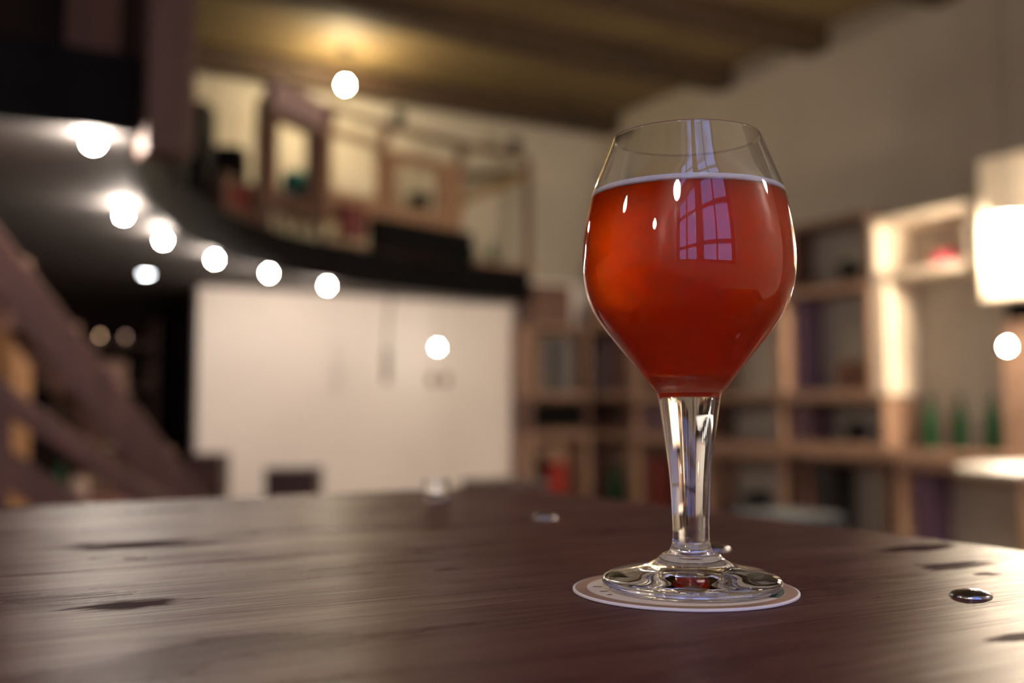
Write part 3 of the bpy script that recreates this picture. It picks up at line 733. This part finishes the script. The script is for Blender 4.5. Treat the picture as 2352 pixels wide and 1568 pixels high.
# ------------------------------------------------------------------ steep stair, handrail and post at the left
st = thing('steep_stair', 'steep reddish timber stair rising to the mezzanine at the left', 'stair', (0, 0, 0))
a = at(410, 1145, 4.15); b = at(-40, 560, 3.85)
d = (b - a); a0 = a - d * (a.z / d.z) ; b0 = b + d * ((SOF - .05 - b.z) / d.z)
for off in (0, .62): MB().bar(a0 + Vector((0, off, .03)), b0 + Vector((0, off, 0)), .05, .15, .006).build('stringer', M_stairwood, st)
nst = 9
for k in range(1, nst):
    c = a0.lerp(b0, k / nst); MB().box((c.x - .11, c.y + .02, c.z), (c.x + .11, c.y + .60, c.z + .035), bevel=.005).build('tread', M_crate, st)
rail = thing('stair_railing', 'low two-rail timber railing sloping down across the left corner', 'railing', (0, 0, 0))
a = at(350, 1150, 3.4); b = at(-40, 880, 3.15)
d = b - a; a1 = a - d * .25; b1 = b + d * 1.0
MB().bar(a1, b1, .09, .07, .01).build('handrail', M_stairwood, rail)
MB().bar(a1 - Vector((0, 0, .20)), b1 - Vector((0, 0, .20)), .06, .10, .008).build('lower_rail', M_stairwood, rail)
for s in (.0, .52, 1.0):
    c = a1.lerp(b1, s); MB().box((c.x - .04, c.y - .035, 0), (c.x + .04, c.y + .035, c.z - .02), bevel=.006).build('post', M_stairwood, rail)
q = at(6, 800, 4.9)  # stands for wood in orange light; the glow is put into its colour
hc = thing('lit_wood_post', 'wood post lit orange at the left edge, its glow put into the colour', 'cabinet', (q.x, q.y, 0), -YAW)
M_lit_orange = wood('orange lit timber', (.26, .12, .045), (.40, .20, .085), (8, 8, 1), .6); hz = zat_(690, 4.9)
MB().box((-.10, -.1, 0), (.10, .1, hz), bevel=.008).build('body', M_lit_orange, hc)
MB().box((-.09, -.115, .05), (.09, -.101, hz - .02), bevel=.004).build('door', M_lit_orange, hc)
# low bench with things on it behind the railing
q = at(130, 1150, 5.6)
bn = thing('low_cabinet', 'low reddish cabinet behind the sloping railing', 'cabinet', (q.x - .75, q.y + .1, 0))
zc_ = EYE - .50
MB().box((0, 0, 0), (1.3, .45, zc_), bevel=.01).build('body', paint('red brown cabinet paint', (.16, .05, .035), .5), bn)
for k in range(2): MB().box((.03 + k * .64, -.018, .06), (.64 + k * .62, 0, zc_ - .04), bevel=.004).build('door', M_timber, bn)
for px, mt, lb in ((100, paint('cream ceramic', (.45, .38, .28), .4), 'cream jar on the low cabinet, beside the green bottle'), (178, paint('pale pink ceramic', (.36, .26, .22), .4), 'pinkish jar on the low cabinet, on the stair side')):
    p = at(px, 1100, 5.75); lathe_thing('ceramic_jar', lb, 'jar', [(0, 0), (.045, 0), (.06, .03), (.06, .10), (.04, .13), (.042, .145), (.035, .145), (.03, .12), (0, .11)], mt, (p.x, p.y, zc_))
p = at(138, 1100, 5.75); bottle('small green bottle between two jars on the low cabinet', (p.x, p.y, zc_), .22)
# the dark bar: back shelf, added glows for faint glints, a stack of dark crates
bs = thing('bar_shelf', 'dark bar shelf unit in the passage under the mezzanine', 'shelf', (-.6, VB - .35, 0))
for z in (.9, 1.35, 1.75): MB().box((0, 0, z), (2.6, .34, z + .03)).build('shelf_board', M_crate_d, bs)
for x in (0, .86, 1.72, 2.57): MB().box((x, 0, 0), (x + .03, .34, 2.0)).build('upright', M_crate_d, bs)
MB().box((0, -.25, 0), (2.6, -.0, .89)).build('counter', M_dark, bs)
r_ = ray(230, 790)
for px, s, lb in ((229, 1.0, 'dim added glow for a glint on the bar shelf, nearer the stair'), (287, .55, 'fainter added glow for a glint on the bar shelf, nearer the white wall')):
    r_ = ray(px, 805); k = (VB - .2) / r_.y
    t = thing('glint_glow', lb, 'glint', (r_.x * k, VB - .2, 1.78))  # small glowing tip added to imitate a lamp glint in the dark bar
    MB().lathe([(0, 0), (.03, 0), (.033, .01), (.033, .05), (0, .05)], n=20).build('wax', paint('ivory wax', (.6, .5, .35), .5), t, smooth=True)
    MB().lathe([(0, .05), (.006, .058), (.007, .066), (.004, .078), (0, .086)], n=12).build('glint_tip', glow('glint emitter', (1, .62, .36), 11) if s == 1 else glow('faint glint emitter', (1, .60, .45), 5), t, smooth=True)
for i, px in enumerate((190, 215, 262, 320, 345)):
    r_ = ray(px, 850); k = (VB - .2) / r_.y
    bottle(['first', 'second', 'third', 'fourth', 'fifth'][i] + ' liquor bottle from the stair on the middle board of the dark bar shelf', (r_.x * k, VB - .2, 1.3805), .26, M_pot if i % 2 else paint('brown bottle glass', (.10, .045, .02), .2), 'liquor bottles on the bar shelf')
p = at(225, 880, 8.2)
tag(MB().box((p.x - .16, p.y - .16, 0), (p.x + .16, p.y + .16, p.z + .17), .3, .01).build('storage_box', M_crate_d), 'brown pillar-like box standing before the dark bar', 'box')

# ------------------------------------------------------------------ things along the mezzanine edge
def edge_at(px):
    best = None
    for i in range(len(EP) - 1):
        for k in range(5):
            p = Vector(EP[i]).lerp(Vector(EP[i + 1]), k / 5); d = p.x * fw.x + p.y * fw.y; x = 1176 + F * (p.x * rt.x + p.y * rt.y) / d
            if best is None or abs(x - px) < best[0]:
                tg = Vector(EP[i + 1]) - Vector(EP[i]); best = (abs(x - px), p, d, math.atan2(tg.y, tg.x))
    return best[1:]
def zat(y, D): return EYE + (945 - y) * D / F
GM = 'frames that make the mezzanine railing'
def chord(px0, px1, fwd=0.0):
    """two points on the edge curve below two columns of the view, their mean depth, and the chord angle"""
    a, Da, _ = edge_at(px0); b, Db, _ = edge_at(px1); t = (b - a).normalized(); n = Vector((t.y, -t.x)) * fwd
    return a + n, b + n, (Da + Db) / 2, math.atan2(t.y, t.x)
def rail_frame(label, px0, px1, y0, y1, ox0, ox1, oy0, oy1, mat, floor=False, backed=None, thick=.06, fwd=0.0, legs=False):
    a, b, D, ang = chord(px0, px1, fwd); W = (b - a).length; z0, z1 = zat(y1, D), zat(y0, D)
    if floor: z0 = SLAB + .03
    t = thing('railing_frame', label, 'railing frame', (a.x, a.y, z0), ang, GM)
    def along(px):                                # where a column of the view meets the chord
        lo, hi = 0.0, 1.0
        for _ in range(30):
            m = (lo + hi) / 2; p = a.lerp(b, m); x = 1176 + F * (p.x * rt.x + p.y * rt.y) / (p.x * fw.x + p.y * fw.y)
            lo, hi = (m, hi) if x < px else (lo, m)
        return W * lo
    w0, w1 = along(ox0), along(ox1); h0, h1 = zat(oy1, D) - z0, zat(oy0, D) - z0; Z = z1 - z0; e = .004
    MB().box((e, 0, 0), (W - e, thick, h0), bevel=.005).build('bottom_rail', mat, t); MB().box((e, 0, h1), (W - e, thick, Z), bevel=.005).build('top_rail', mat, t)
    MB().box((e, 0, h0), (w0, thick, h1), bevel=.005).build('stile', mat, t); MB().box((w1, 0, h0), (W - e, thick, h1), bevel=.005).build('stile', mat, t)
    if legs:
        for x0 in (e, W - e - .05): MB().box((x0, 0, SLAB + .03 - z0), (x0 + .05, thick, 0), bevel=.004).build('leg', mat, t)
    if backed: MB().box((w0, thick - .012, h0), (w1, thick, h1)).build('back_panel', backed, t)
    return D
M_mauve = paint('dusty mauve paint', (.42, .30, .31), .6)
D1 = rail_frame('lower railing frame with a dark red panel, above the fourth bulb', 505, 589, 405, 520, 524, 576, 425, 470, M_timber, True, M_book[2])
D2 = rail_frame('railing frame whose tall opening holds a teal vase', 592, 744, 262, 490, 632, 708, 284, 443, M_timber, legs=True)
D3 = rail_frame('railing frame in the middle with the widest bright opening', 745, 889, 300, 515, 757, 868, 318, 442, M_crate_b)
D4 = rail_frame('railing frame with a black pot in its opening, nearest the far corner', 890, 1062, 354, 560, 912, 1008, 378, 478, M_crate_b)
def mezz_point(px, back):
    """floor point of the mezzanine seen in column px, back metres behind its edge"""
    p, D, ang = edge_at(px); k = (D + back) / D; return Vector((p.x * k, p.y * k, 0)), D + back, ang
p, D, ang = mezz_point(670, .36); lathe_thing('glass_vase', 'teal vase standing in the tall railing opening', 'vase', [(0, 0), (.075, 0), (.11, .05), (.115, .12), (.095, .17), (.08, .2), (.065, .2), (.09, .06), (0, .03)], paint('teal glaze', (.06, .30, .24), .3), (p.x, p.y, zat(446, D)))
tag(MB().box((p.x - .12, p.y - .12, SLAB), (p.x + .12, p.y + .12, zat(446, D)), bevel=.01).build('storage_box', M_crate_d), 'box under the teal vase behind the tall railing opening', 'box')
p, D, ang = mezz_point(960, .36); zz0 = zat(486, D)
lathe_thing('clay_pot', 'black pot in the railing opening nearest the far corner', 'pot', [(a * 1.35, b * 1.15) for a, b in pot], M_pot, (p.x, p.y, zz0))
tag(MB().box((p.x - .16, p.y - .13, SLAB), (p.x + .16, p.y + .13, zz0), bevel=.01).build('storage_box', M_crate), 'tan box under the black pot behind the railing opening', 'box')
def edge_panel(name, label, cat, px0, px1, y0, y1, mat, thick, fwd, z0=None):
    a, b, D, ang = chord(px0, px1, fwd); zl = zat(y1, D) if z0 is None else z0; h = zat(y0, D) - zl
    o = MB().box((0, 0, 0), ((b - a).length, thick, h), bevel=min(.01, h * .3)).build(name, mat); o.location = (a.x, a.y, zl); o.rotation_euler = (0, 0, ang)
    return tag(o, label, cat)
edge_panel('mauve_box', 'dusty mauve box on top of the teal vase frame', 'box', 618, 738, 194, 261, M_mauve, .10, 0)
edge_panel('amplifier_box', 'long black box on the mezzanine edge below the black pot frame', 'box', 838, 1066, 518, 592, M_black, .10, .115, SLAB + .032)
edge_panel('wood_plank', 'pale plank lying on the mezzanine edge before the pale bottles', 'plank', 742, 830, 560, 590, M_crate, .10, .11, SLAB + .032)
for i, (px, hh, lb) in enumerate(((645, .185, 'pale bottle under the teal vase frame, nearest the fifth bulb'), (682, .175, 'pale bottle under the teal vase frame, second in the row'), (714, .175, 'pale bottle under the teal vase frame, third in the row'), (770, .17, 'pale bottle in the row next to the red box on the mezzanine'))):
    p, D, ang = mezz_point(px, .06); bottle(lb, (p.x, p.y, SLAB + .0), hh, paint('pale cloudy glass', (.46, .42, .27), .3), 'pale bottles on the mezzanine edge', r=.05)
p, D, ang = mezz_point(805, -.17); tag(MB().box((p.x - .11, p.y - .05, zat(546, D)), (p.x + .11, p.y + .05, zat(468, D)), .3, .012).build('storage_box', paint('deep red box card', (.10, .008, .007), .6)), 'deep red box hung on the railing left of the long black box', 'box')
# top rail with two little pots
rp = []
for px, y in ((742, 232), (815, 245), (890, 262), (980, 290), (1062, 322), (1140, 348), (1225, 378)):
    p, D, ang = edge_at(px); n = Vector((math.sin(ang), -math.cos(ang))) * -.03; rp.append(Vector((p.x + n.x, p.y + n.y, zat(y, D))))
zr_ = sum(v.z for v in rp) / len(rp)
rp = [Vector((v.x, v.y, zr_)) for v in rp]
t = thing('mezzanine_handrail', 'thin dark handrail above the railing frames', 'railing', (0, 0, 0))
for a, b in zip(rp, rp[1:]): MB().bar(a, b, .05, .05).build('rail', M_crate_d, t)
for px, y0 in ((752, 296), (880, 325), (1056, 352)):
    p, D, ang = edge_at(px); z0 = {752: zat(300, D3), 880: zat(300, D3), 1056: zat(354, D4)}[px]
    MB().box((p.x - .035, p.y - .01, z0), (p.x + .035, p.y + .05, zr_ - .02)).build('post', M_crate_d, t)
p, D, ang = edge_at(1222); MB().box((p.x - .03, p.y - .03, SLAB + .03), (p.x + .03, p.y + .03, zr_ - .02)).build('post', M_crate_d, t)
for px, lb in ((912, 'small dark pot on the handrail above the middle opening'), (1186, 'small dark pot at the far end of the handrail')):
    p, D, ang = edge_at(px); lathe_thing('clay_pot', lb, 'pot', [(a * .8, b * .9) for a, b in pot], M_pot, (p.x, p.y + .03, zr_ + .025))
# loudspeakers, boxes and bottles behind the edge
def speaker(label, pos, rz, wd, h):
    t = thing('loudspeaker', label, 'speaker', pos, rz)
    MB().box((-wd / 2, -.12, 0), (wd / 2, .12, h), bevel=.01).build('cabinet', M_black, t)
    for z, r in ((h * .32, wd * .36), (h * .72, wd * .2)):
        o = MB().lathe([(0, .012), (r * .5, .004), (r * .92, -.004), (r, .004), (r, -.012), (0, -.012)], n=28).build('driver', M_socket, t, smooth=True); o.location = (0, -.125, z); o.rotation_euler = (PI / 2, 0, 0)
    return t
p, D, ang = mezz_point(358, .25); speaker('wide black loudspeaker at the mezzanine edge next to the timber column', (p.x, p.y, SLAB), -YAW, .24, zat(330, D) - SLAB)
p, D, ang = mezz_point(452, .30); speaker('tall black loudspeaker on the mezzanine before the pale wall', (p.x, p.y, SLAB), -YAW, .13, zat(232, D) - SLAB)
p, D, ang = mezz_point(516, .55); tag(MB().box((p.x - .12, p.y - .12, SLAB), (p.x + .12, p.y + .12, zat(335, D)), -YAW, .012).build('amplifier_box', M_black), 'black box beside the tall black loudspeaker', 'box')
p, D, ang = mezz_point(398, .04); bottle('dark green bottle between the loudspeakers by the timber column', (p.x, p.y, SLAB), .42, paint('deep green bottle glass', (.004, .05, .012), .3), r=.055)
p, D, ang = mezz_point(602, .14); struct('timber_post', MB().box((p.x - .05, p.y - .05, SLAB), (p.x + .05, p.y + .05, zat(215, D))), M_timber)
for px, lb in ((1082, 'green bottle on the mezzanine edge beside the long black box'), (1132, 'green bottle on the mezzanine edge near its far end')):
    p, D, ang = mezz_point(px, .12); bottle(lb, (p.x, p.y, SLAB), .30, group='green bottles on the mezzanine edge', r=.05)
edge_panel('wood_plank', 'pale plank lying along the far end of the mezzanine edge', 'plank', 1070, 1215, 606, 634, M_crate, .12, .12, SLAB + .032)
p, D, ang = edge_at(1066); p2, D2_, a2 = edge_at(1218)
t = thing('wooden_brace', 'triangular wooden brace at the far end of the railing frames', 'brace', (0, 0, 0))
MB().bar(Vector((p.x, p.y + .03, zat(455, D))), Vector((p2.x, p2.y + .03, zat(394, D2_))), .10, .07).build('strut', wood('ochre wood', (.20, .12, .035), (.30, .19, .06)), t)
MB().bar(Vector((p.x, p.y + .03, zat(398, D))), Vector((p2.x, p2.y + .03, zat(388, D2_))), .10, .05).build('ledge', M_timber, t)
